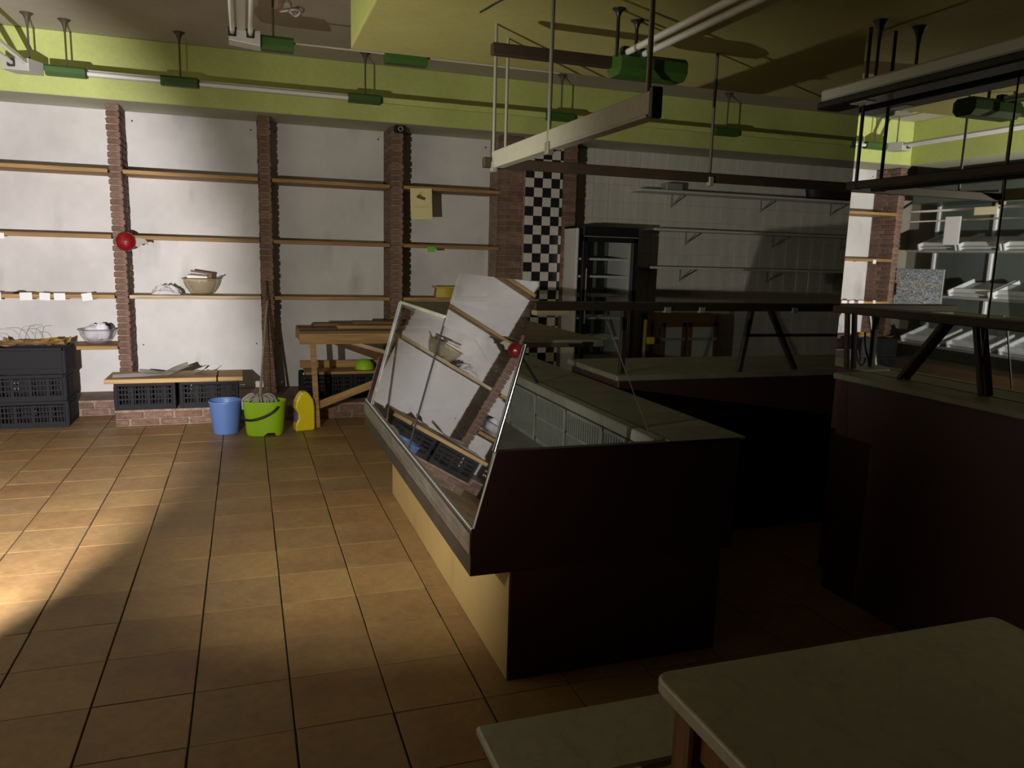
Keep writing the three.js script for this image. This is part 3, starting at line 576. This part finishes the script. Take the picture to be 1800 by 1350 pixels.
// red dome on the pier
{
  const t = thing('red_dome', 'glossy red dome with a grey flap hung on the lit brick pier', 'dome', [-1.055, 1.645, ZP + 0.006]);
  const g = lathe([[0.088, 0], [0.09, 0.012], [0.082, 0.035], [0.06, 0.058], [0.03, 0.07], [0, 0.074]], 40); g.rotateX(Math.PI / 2); mesh('dome', g, M.red, t);
  const fl = extrude([[0.06, 0.03], [0.12, 0.035], [0.165, 0.025], [0.19, -0.005], [0.188, -0.025], [0.165, -0.012], [0.13, -0.022], [0.105, -0.05], [0.095, -0.045], [0.07, -0.03]], 0.012, 0.002); mesh('flap', fl, M.greycloth, t);
}
// buckets, mop, bottle
{
  const t = thing('blue_bucket', 'blue plastic bucket standing before the bench crates', 'bucket', [-0.2, 0, -7.09]);
  mesh('shell', lathe([[0, 0.008], [0.098, 0.008], [0.1, 0], [0.106, 0.004], [0.135, 0.27], [0.142, 0.274], [0.142, 0.292], [0.134, 0.294], [0.13, 0.275], [0.101, 0.014], [0, 0.014]], 48), M.blue, t);
  mesh('bail_handle', tube([[-0.14, 0.275, 0], [-0.13, 0.26, -0.07], [-0.07, 0.25, -0.128], [0, 0.248, -0.142], [0.07, 0.25, -0.128], [0.13, 0.26, -0.07], [0.14, 0.275, 0]], 0.004, 40), M.black, t);
}
{
  const t = thing('mop_bucket', 'lime green oval mop bucket with a dark handle', 'bucket', [0.125, 0, -6.97], R(-8));
  const oval = (rx, rz, y) => { const a = []; for (let k = 0; k < 48; k++) { const q = k / 48 * Math.PI * 2; a.push([Math.sign(Math.cos(q)) * Math.pow(Math.abs(Math.cos(q)), 0.75) * rx, y, Math.sign(Math.sin(q)) * Math.pow(Math.abs(Math.sin(q)), 0.85) * rz]); } return a; };
  const rings = [oval(0.15, 0.10, 0), oval(0.158, 0.108, 0.03), oval(0.178, 0.125, 0.285), oval(0.184, 0.131, 0.29), oval(0.184, 0.131, 0.303), oval(0.174, 0.121, 0.303), oval(0.15, 0.10, 0.03), oval(0.001, 0.001, 0.03)];
  const pos = [], idx = []; rings.forEach((r, j) => r.forEach(([x, y, z]) => { let yy = y; if (j === 0 && x > 0.03 && x < 0.09 && z > 0) yy = 0.03; pos.push(x, yy, z); }));
  for (let j = 0; j < rings.length - 1; j++) for (let k = 0; k < 48; k++) { const a = j * 48 + k, b = j * 48 + (k + 1) % 48; idx.push(a, a + 48, b, b, a + 48, b + 48); }
  const g = new THREE.BufferGeometry(); g.setAttribute('position', new THREE.Float32BufferAttribute(pos, 3)); g.setIndex(idx); g.computeVertexNormals(); g.setAttribute('uv', new THREE.Float32BufferAttribute(new Float32Array(pos.length / 3 * 2), 2)); mesh('shell', g, M.lime, t);
  mesh('bail_handle', tube([[0.13, 0.265, 0.118], [0.09, 0.225, 0.135], [0.0, 0.175, 0.14], [-0.1, 0.15, 0.135], [-0.165, 0.155, 0.09], [-0.178, 0.2, 0.02], [-0.18, 0.26, -0.02]], 0.011, 50, 8), M.black, t);
}
{
  const t = thing('string_mop', 'string mop resting in the green bucket with its handle leaning on the pier', 'mop', [0.09, 0.24, -6.98]);
  const strands = []; for (let k = 0; k < 54; k++) { const a = k / 54 * Math.PI * 2 + rr(-0.1, 0.1), r = rr(0.10, 0.145), y = rr(0.05, 0.085); strands.push(tube([[0.02 * Math.cos(a), 0.075, 0.02 * Math.sin(a)], [r * 0.5 * Math.cos(a), y + 0.03, r * 0.4 * Math.sin(a)], [r * Math.cos(a) * 0.98, y, r * 0.68 * Math.sin(a)], [r * 1.02 * Math.cos(a), y - rr(0.06, 0.1), r * 0.7 * Math.sin(a)]], 0.009, 12, 5)); }
  const ms = mesh('mop_strands', strands, M.mop, t); ms.userData.kind = 'stuff';
  mesh('socket', rod([0, 0.05, 0], [0.008, 0.16, -0.08], 0.016, 14, 0.012), M.stick, t);
  mesh('handle', rod([0.008, 0.15, -0.075], [0.115, 0.92, -1.11], 0.011, 12), M.stick, t);
}
single('broom_handle', rod([0.19, 0.165, -7.62], [0.19, 1.30, -8.10], 0.013, 12), M.darkwood, 'dark broom handle leaning against the pier behind the mop', 'broom handle');
{
  const t = thing('cleaner_bottle', 'yellow cleaner bottle standing beside the workbench leg', 'bottle', [0.465, 0, -7.08], R(12));
  const prof = [[-0.075, 0.004], [0.075, 0.004], [0.08, 0.02], [0.08, 0.21], [0.068, 0.27], [0.04, 0.315], [0.015, 0.338], [-0.018, 0.338], [-0.045, 0.31], [-0.07, 0.262], [-0.078, 0.21], [-0.066, 0.185], [-0.052, 0.165], [-0.052, 0.10], [-0.068, 0.075], [-0.078, 0.05], [-0.078, 0.012]];
  const g = extrude(prof, 0.07, 0.014); g.translate(0, 0, -0.035); g.scale(0.95, 1, 1); mesh('body', g, M.yellow, t);
  mesh('label_patch', bx(-0.088, -0.05, 0.08, 0.165, -0.03, 0.036, 0.004), M.purple, t);
}
// workbench
{
  const t = thing('workbench', 'wooden trestle workbench with diagonal braces beside the display case', 'workbench');
  const zf = -7.11, zb = -7.68, x0 = 0.44, x1 = 1.72;
  mesh('front_apron', bx(x0, x1, 0.775, 0.872, zf + 0.02, zf - 0.015, 0.004), M.wood, t); mesh('rear_apron', bx(x0, x1, 0.775, 0.872, zb, zb - 0.03, 0.004), M.wood, t);
  for (const [x, l] of [[0.555, 0.59], [1.6, 1.6]]) { mesh('leg', bar([x, 0.875, zf - 0.04], [l, 0, zf - 0.03], 0.05, 0.04), M.wood, t); mesh('leg', bar([x + 0.03, 0.875, zb + 0.04], [l + 0.03, 0.15, zb + 0.04], 0.045, 0.04), M.wood, t); }
  mesh('brace', bar([0.60, 0.20, zf - 0.06], [1.6, 0.565, zf - 0.06], 0.022, 0.07), M.wood, t);
  mesh('brace', bar([0.72, 0.80, zf - 0.3], [1.55, 0.47, zb + 0.1], 0.022, 0.08), M.darkwood, t);
  mesh('brace', bar([0.86, 0.79, zf - 0.10], [1.5, 0.60, zf - 0.10], 0.022, 0.035), M.palewood, t);
  mesh('side_rail', bx(x0 + 0.005, x0 + 0.04, 0.79, 0.872, zf, zb, 0.004), M.wood, t);
  for (let k = 0; k < 4; k++) mesh('top_plank', bx(x0 + 0.005, x1, 0.872, 0.894, zf + 0.02 - k * 0.155, zf - 0.13 - k * 0.155, 0.003), k % 2 ? M.wood : M.darkwood, t);
}
for (const [a, b, y, z, m, l] of [[0.60, 1.5, 0.894, -7.62, M.darkwood, 'dark loose plank at the back of the workbench top'], [0.80, 1.7, 0.894, -7.36, M.wood, 'long loose plank lying across the workbench top'], [0.95, 1.7, 0.926, -7.44, M.darkwood, 'uppermost loose plank on the workbench']]) single('loose_plank', bx(a, b, y, y + 0.03, z + 0.065, z - 0.065, 0.004), m, l, 'plank');
{ const m = single('lime_bowl', lathe([[0, 0.1], [0.05, 0.095], [0.085, 0.06], [0.095, 0.01], [0.1, 0], [0.09, 0.005], [0.08, 0.055], [0.045, 0.088], [0, 0.092]], 36), M.lime, 'upturned lime green bowl on the board behind the workbench', 'bowl'); m.position.set(1.13, 0.426, -7.88); }
{ // yellow tub on the third shelf near the pillar
  const t = thing('yellow_tub', 'yellow plastic tub on the third shelf near the display case top', 'tub', [2.06, 1.146, -8.25]);
  mesh('tub', new THREE.CylinderGeometry(0.12, 0.135, 0.1, 4, 1).rotateY(Math.PI / 4).scale(1.15, 1, 0.8).translate(0, 0.05, 0), std(lin(0.5, 0.4, 0.05), 0.6), t); mesh('lid', bx(-0.13, 0.12, 0.1, 0.118, -0.085, 0.085, 0.005), std(lin(0.5, 0.4, 0.05), 0.6), t);
}
{ // poster
  const t = thing('wall_poster', 'cream poster with a dark picture pinned beside the brick pier', 'poster', [1.755, 2.12, ZP + 0.035], R(-4));
  const g = new THREE.PlaneGeometry(0.225, 0.315, 12, 12), p = g.attributes.position; for (let i = 0; i < p.count; i++) p.setZ(i, 0.012 * Math.pow(p.getY(i) / 0.16, 2) + 0.004 * Math.sin(p.getX(i) * 20)); g.computeVertexNormals();
  const cv = document.createElement('canvas'); cv.width = 256; cv.height = 360; const c = cv.getContext('2d'); c.fillStyle = '#d9d09a'; c.fillRect(0, 0, 256, 360);
  c.fillStyle = '#5b5530'; c.save(); c.translate(128, 105); c.rotate(0.32); c.fillRect(-52, -16, 104, 36); c.fillStyle = '#7b7444'; c.fillRect(-40, -28, 44, 14); c.restore();
  c.strokeStyle = '#6f683c'; c.lineWidth = 4; c.beginPath(); c.moveTo(120, 80); c.lineTo(112, 48); c.lineTo(150, 40); c.moveTo(126, 70); c.lineTo(148, 54); c.stroke();
  c.strokeStyle = '#a39a62'; c.lineWidth = 3; for (const y of [205, 222]) { c.beginPath(); c.moveTo(40, y); c.lineTo(216, y); c.stroke(); }
  const tx = new THREE.CanvasTexture(cv); tx.colorSpace = THREE.SRGBColorSpace; mesh('sheet', g, std(0xffffff, 0.85, { map: tx }), t); t.rotation.z = R(2);
}
{ const m = single('green_tag', new THREE.PlaneGeometry(0.085, 0.055), std(lin(0.16, 0.55, 0.04), 0.6), 'small bright green tag on the shelf edge right of the poster', 'tag'); m.position.set(1.87, 1.655, ZP + 0.026); }
{ const t = thing('speaker_unit', 'small black device fixed at the top of the pier', 'device', [1.52, 2.855, ZP + 0.05]); mesh('body', bx(-0.055, 0.055, -0.04, 0.03, -0.045, 0.04, 0.012), M.black, t); const g = new THREE.TorusGeometry(0.022, 0.006, 8, 24); g.translate(0.005, -0.008, 0.042); mesh('ring', g, M.greymetal, t); }

// ---------------------------------------------------------------- tile wall: shelves, cooler and things behind the counter
for (const [a, b, y, nm] of [[4.37, 7.85, 2.43, 'highest'], [4.6, 7.85, 1.985, 'middle'], [4.55, 7.85, 1.535, 'lowest']]) {
  const t = thing('wall_shelf', `long white shelf on brackets across the tiled wall, ${nm} of three`, 'shelf');
  mesh('board', bx(a, b, y - 0.028, y, ZB + 0.32, ZB + 0.012, 0.006), M.whitemetal, t);
  for (const x of [a + 0.6, a + 1.9, a + 3.0]) mesh('bracket', [bar([x, y - 0.03, ZB + 0.28], [x, y - 0.16, ZB + 0.02], 0.014, 0.014), bx(x - 0.008, x + 0.008, y - 0.18, y - 0.028, ZB + 0.01, ZB + 0.022, 0.002)], M.greymetal, t);
}
single('junction_box', bx(4.76, 4.98, 2.431, 2.52, ZB + 0.25, ZB + 0.1, 0.008), M.greymetal, 'grey box standing on the highest tiled wall shelf', 'box');
single('dark_pan', [lathe([[0, 0.01], [0.28, 0.01], [0.32, 0.03], [0.34, 0.17], [0.33, 0.17], [0.3, 0.03], [0, 0.02]], 36).scale(1.1, 1, 0.45).translate(7.2, 2.43, ZB + 0.18)], M.dark, 'dark pan at the right end of the highest tiled wall shelf', 'pan');
{
  const x0 = 3.40, x1 = 4.12, zf = -7.75, zb = -8.42, H = 1.95;
  const t = thing('drinks_cooler', 'upright drinks cooler with glass door and black frame beside the pillar', 'cooler');
  mesh('side_wall', bx(x0, x0 + 0.03, 0, H, zf - 0.04, zb, 0.006), M.whitemetal, t); mesh('side_wall', bx(x1 - 0.03, x1, 0, H, zf - 0.04, zb, 0.006), M.whitemetal, t);
  mesh('back_wall', bx(x0, x1, 0, H, zb, zb - 0.03, 0.004), M.coolgrey, t); mesh('roof', bx(x0, x1, H - 0.03, H, zf - 0.04, zb, 0.006), M.black, t); mesh('plinth', bx(x0, x1, 0, 0.16, zf - 0.03, zb, 0.006), M.black, t);
  mesh('head_panel', bx(x0 + 0.06, x1 + 0.01, H - 0.1, H, zf + 0.01, zf - 0.05, 0.006), M.black, t); mesh('head_trim', bx(x0 + 0.07, x1, H - 0.112, H - 0.104, zf + 0.012, zf - 0.01, 0.001), M.greymetal, t);
  const d = new THREE.Group(); d.name = 'door'; t.add(d);
  for (const [a, b, c, e] of [[x0 + 0.06, x0 + 0.115, 0.16, H - 0.115], [x1 - 0.055, x1 + 0.005, 0.16, H - 0.115], [x0 + 0.06, x1, 0.16, 0.23], [x0 + 0.06, x1, H - 0.165, H - 0.115]]) mesh('door_frame', bx(a, b, c, e, zf + 0.01, zf - 0.035, 0.004), M.black, d);
  const g = new THREE.PlaneGeometry(x1 - x0 - 0.17, H - 0.395); g.translate((x0 + x1) / 2 + 0.03, (0.23 + H - 0.165) / 2, zf - 0.01); mesh('door_glass', g, M.glass, d);
  mesh('inner_seal', bx(x1 - 0.085, x1 - 0.057, 0.24, H - 0.175, zf - 0.04, zf - 0.055, 0.002), M.frost, t); mesh('door_handle', bar([x0 + 0.10, 1.5, zf + 0.03], [x0 + 0.10, 0.9, zf + 0.03], 0.012, 0.016), M.greymetal, d);
  for (const y of [0.47, 0.72, 0.95, 1.2, 1.41, 1.6]) { const gs = [bx(x0 + 0.05, x1 - 0.05, y - 0.012, y + 0.012, zf - 0.08, zf - 0.095, 0.002)]; for (let k = 0; k < 12; k++) gs.push(new THREE.BoxGeometry(x1 - x0 - 0.1, 0.006, 0.006).translate((x0 + x1) / 2, y, zf - 0.12 - k * 0.042)); mesh('wire_shelf', gs, M.whitemetal, t); }
}
{
  const x0 = 4.58, x1 = 5.46, t = thing('wooden_cabinet', 'brown two door cabinet with pale panes behind the glass guard', 'cabinet', [0, 0, 0]);
  mesh('carcass', bx(x0, x1, 0, 0.97, -8.02, -8.42, 0.005), M.darkwood, t);
  for (const [a, b] of [[4.64, 4.96], [5.0, 5.4]]) { const d = new THREE.Group(); d.name = 'door'; t.add(d); mesh('door_frame', [bx(a, a + 0.05, 0.05, 0.88, -8.0, -8.02, 0.003), bx(b - 0.05, b, 0.05, 0.88, -8.0, -8.02, 0.003), bx(a, b, 0.83, 0.88, -8.0, -8.02, 0.003), bx(a, b, 0.05, 0.12, -8.0, -8.02, 0.003)], M.darkwood, d); mesh('door_pane', bx(a + 0.05, b - 0.05, 0.12, 0.83, -8.008, -8.018, 0.001), M.frost, d); mesh('door_rail', bx(a, b, 0.67, 0.70, -7.998, -8.018, 0.002), M.greymetal, d); }
}
{
  const t = thing('yellow_broom', 'yellow broom pole with a yellow bracket beside the cooler', 'broom', [4.32, 0, -7.85]);
  mesh('pole', rod([0, 0.05, 0], [0.02, 0.93, -0.02], 0.022, 14), std(lin(0.45, 0.38, 0.06), 0.6), t); mesh('bracket', bx(0.04, 0.13, 0.65, 0.73, -0.02, 0.02, 0.005), M.yellow, t); mesh('brush_head', bx(-0.14, 0.14, 0, 0.06, -0.035, 0.035, 0.008), M.yellow, t);
}

// ---------------------------------------------------------------- marble tables close to the viewer
{
  const t = thing('marble_table', 'large marble topped table at the lower right', 'table');
  const s = new THREE.Shape(); const r = 0.03, x0 = 0.79, x1 = 1.74, z0 = -1.30, z1 = -0.35;
  s.moveTo(x0 + r, z0); s.lineTo(x1 - 0.02, z0); s.quadraticCurveTo(x1, z0, x1, z0 + 0.02); s.lineTo(x1, z1); s.lineTo(x0, z1); s.lineTo(x0, z0 + r); s.quadraticCurveTo(x0, z0, x0 + r, z0);
  const g = new THREE.ExtrudeGeometry(s, { depth: 0.022, bevelEnabled: true, bevelSize: 0.006, bevelThickness: 0.006, bevelSegments: 3, curveSegments: 8 }); g.rotateX(Math.PI / 2); g.translate(0, 0.744, 0); mesh('marble_top', g, M.marble, t);
  for (const [x, z] of [[0.84, -1.22], [1.68, -1.22], [0.84, -0.42], [1.68, -0.42]]) mesh('leg', bx(x - 0.035, x + 0.035, 0, 0.716, z - 0.035, z + 0.035, 0.006), M.woodblock, t);
  mesh('apron', bx(0.84, 1.68, 0.62, 0.716, -1.235, -1.21, 0.004), M.woodblock, t); mesh('apron', bx(0.825, 0.85, 0.62, 0.716, -1.19, -0.45, 0.004), M.woodblock, t);
}
{
  const t = thing('marble_bench', 'lower marble slab tucked beside the marble table', 'low table');
  mesh('marble_top', bx(0.488, 1.10, 0.475, 0.50, -1.36, -1.60, 0.006), M.marble, t);
  mesh('marble_top', bx(0.515, 0.80, 0.475, 0.50, -0.6, -1.358, 0.006), M.marble, t);
  for (const [x, z] of [[0.56, -1.5], [0.56, -0.7], [1.02, -1.52]]) mesh('leg', bx(x - 0.03, x + 0.03, 0, 0.475, z - 0.03, z + 0.03, 0.005), M.woodblock, t);
}

// ---------------------------------------------------------------- left wall displays (seen in the mirror)
{
  const t = thing('market_display', 'tall market display with slanted tiers on the left, seen in the mirror', 'display');
  const a = -8.05, b = -4.6;
  mesh('back_panel', bx(-2.98, -2.95, 0.45, 2.6, a, b, 0.004), M.coolgrey, t);
  mesh('base', bx(-3.0, -2.30, 0, 0.42, a, b, 0.005), M.darkwood, t);
  mesh('canopy', bx(-3.0, -2.52, 2.42, 2.62, a, b, 0.01), M.coolgrey, t); mesh('canopy_rail', bx(-2.52, -2.49, 2.30, 2.33, a, b, 0.004), M.chrome, t); mesh('canopy_rail', bx(-2.52, -2.49, 2.18, 2.20, a, b, 0.004), M.chrome, t);
  mesh('tier_shelf', bx(-2.96, -2.5, 1.80, 1.83, a, b, 0.004), M.greymetal, t); mesh('tier_shelf', bx(-2.96, -2.45, 1.24, 1.27, a, b, 0.004), M.greymetal, t); mesh('tier_shelf', bx(-2.96, -2.35, 0.62, 0.65, a, b, 0.004), M.greymetal, t);
  for (let k = 0; k < 5; k++) { const z = a + 0.06 + k * 0.84; mesh('upright', bx(-2.96, -2.92, 0.42, 2.42, z - 0.02, z + 0.02, 0.003), M.whitemetal, t); }
}
[[1.83, -7.55, -2.72, M.frost, 'upper'], [1.83, -6.95, -2.72, M.frost, 'upper'], [1.83, -6.35, -2.72, M.frost, 'upper'], [1.27, -7.0, -2.70, M.frost, 'middle'], [1.27, -6.4, -2.70, M.frost, 'middle'], [0.65, -7.55, -2.6, M.paper, 'lower'], [0.65, -6.85, -2.6, M.paper, 'lower'], [0.65, -6.15, -2.6, M.paper, 'lower']].forEach(([y, z, x, m, tier], i) => {
  const t = thing('slanted_tray', `${m === M.paper ? 'white' : 'grey'} slanted produce tray on the ${tier} tier, ${['nearest the corner', 'second from the corner', 'third from the corner', 'nearest the corner', 'second from the corner', 'nearest the corner', 'second from the corner', 'third from the corner'][i]}, seen in the mirror`, 'tray', [x, y, z]);
  const g = [bx(-0.2, 0.2, 0.1, 0.112, -0.27, 0.27, 0.003).rotateZ(-0.35)]; mesh('tray_bed', g, m, t);
  for (const dz of [-0.275, 0.275]) mesh('side_wall', bx(-0.21, 0.22, 0.07, 0.155, dz - 0.012, dz + 0.012, 0.004).rotateZ(-0.35), m, t);
  mesh('front_lip', bx(0.17, 0.185, 0.0, 0.10, -0.27, 0.27, 0.003), m, t); mesh('wedge', bx(-0.19, -0.17, 0.0, 0.165, -0.25, 0.25, 0.003), M.greymetal, t);
});
{
  const cv = document.createElement('canvas'); cv.width = 512; cv.height = 400; const c = cv.getContext('2d'); c.fillStyle = '#8794a0'; c.fillRect(0, 0, 512, 400);
  for (let k = 0; k < 5200; k++) { const v = 40 + Math.floor(Math.pow(rnd(), 0.7) * 199); c.fillStyle = `rgb(${v},${v + 8},${v + 16})`; c.fillRect(rnd() * 512, rnd() * 400, 3 + rnd() * 14, 2 + rnd() * 8); }
  c.strokeStyle = '#d8d060'; c.lineWidth = 8; c.beginPath(); c.moveTo(20, 190); c.bezierCurveTo(120, 120, 180, 110, 200, 230); c.moveTo(200, 230); c.bezierCurveTo(240, 110, 300, 100, 330, 170); c.stroke();
  c.strokeStyle = '#c9d4cf'; c.lineWidth = 4; for (let k = 0; k < 4; k++) { c.beginPath(); c.moveTo(30, 260 + k * 30); for (let q = 1; q < 9; q++) c.lineTo(30 + q * 40, 260 + k * 30 + (q % 2 ? -14 : 6)); c.stroke(); }
  const tx = new THREE.CanvasTexture(cv); tx.colorSpace = THREE.SRGBColorSpace;
  const t = thing('chalk_board', 'speckled blue grey board with yellow chalk line, seen in the mirror', 'board', [-2.44, 1.33, -7.72], Math.PI / 2);
  mesh('frame_back', bx(-0.36, 0.36, -0.26, 0.26, -0.02, -0.002, 0.003), M.greymetal, t);
  mesh('drawing', new THREE.PlaneGeometry(0.7, 0.5), std(0xffffff, 0.5, { map: tx }), t);
}
for (const [z, y, w, h, m, l] of [[-7.33, 2.06, 0.22, 0.34, M.paper, 'grey notice hung on the display canopy, seen in the mirror'], [-6.9, 2.28, 0.3, 0.09, M.cream, 'yellow strip sign on the display canopy, seen in the mirror']]) { const g = bx(-2.46, -2.453, y - h / 2, y + h / 2, z - w / 2, z + w / 2, 0.001); single('hung_notice', g, m, l, 'notice'); }

// ---------------------------------------------------------------- the torch on its stand, left of the view
{
  const s = thing('light_stand', 'slim black tripod stand carrying the torch', 'stand', [TORCH.x - BEAM.x * 0.1, 0, TORCH.z - BEAM.z * 0.1]);
  mesh('column', rod([0, 0.3, 0], [0, 1.30, 0], 0.012), M.black, s);
  for (let k = 0; k < 3; k++) { const a = k * 2.094 + Math.PI; mesh('leg', rod([0, 0.4, 0], [0.2 * Math.cos(a), 0.008, 0.2 * Math.sin(a)], 0.008), M.black, s); }
  const t = thing('hand_torch', 'black hand torch shining at the back left corner', 'torch', [TORCH.x, TORCH.y, TORCH.z]);
  const q = new THREE.Quaternion().setFromUnitVectors(V(0, 1, 0), BEAM);
  const body = lathe([[0, -0.2], [0.016, -0.2], [0.018, -0.19], [0.018, -0.07], [0.03, -0.035], [0.032, -0.012], [0.028, -0.012]], 28); body.applyQuaternion(q); mesh('barrel', body, M.black, t);
  const lens = new THREE.CircleGeometry(0.027, 28); lens.rotateX(-Math.PI / 2); lens.translate(0, -0.016, 0); lens.applyQuaternion(q); mesh('torch_lens', lens, std(0x111111, 0.3, { emissive: lin(1, 0.96, 0.9), emissiveIntensity: 6 }), t);
}

renderer.render(scene, camera);
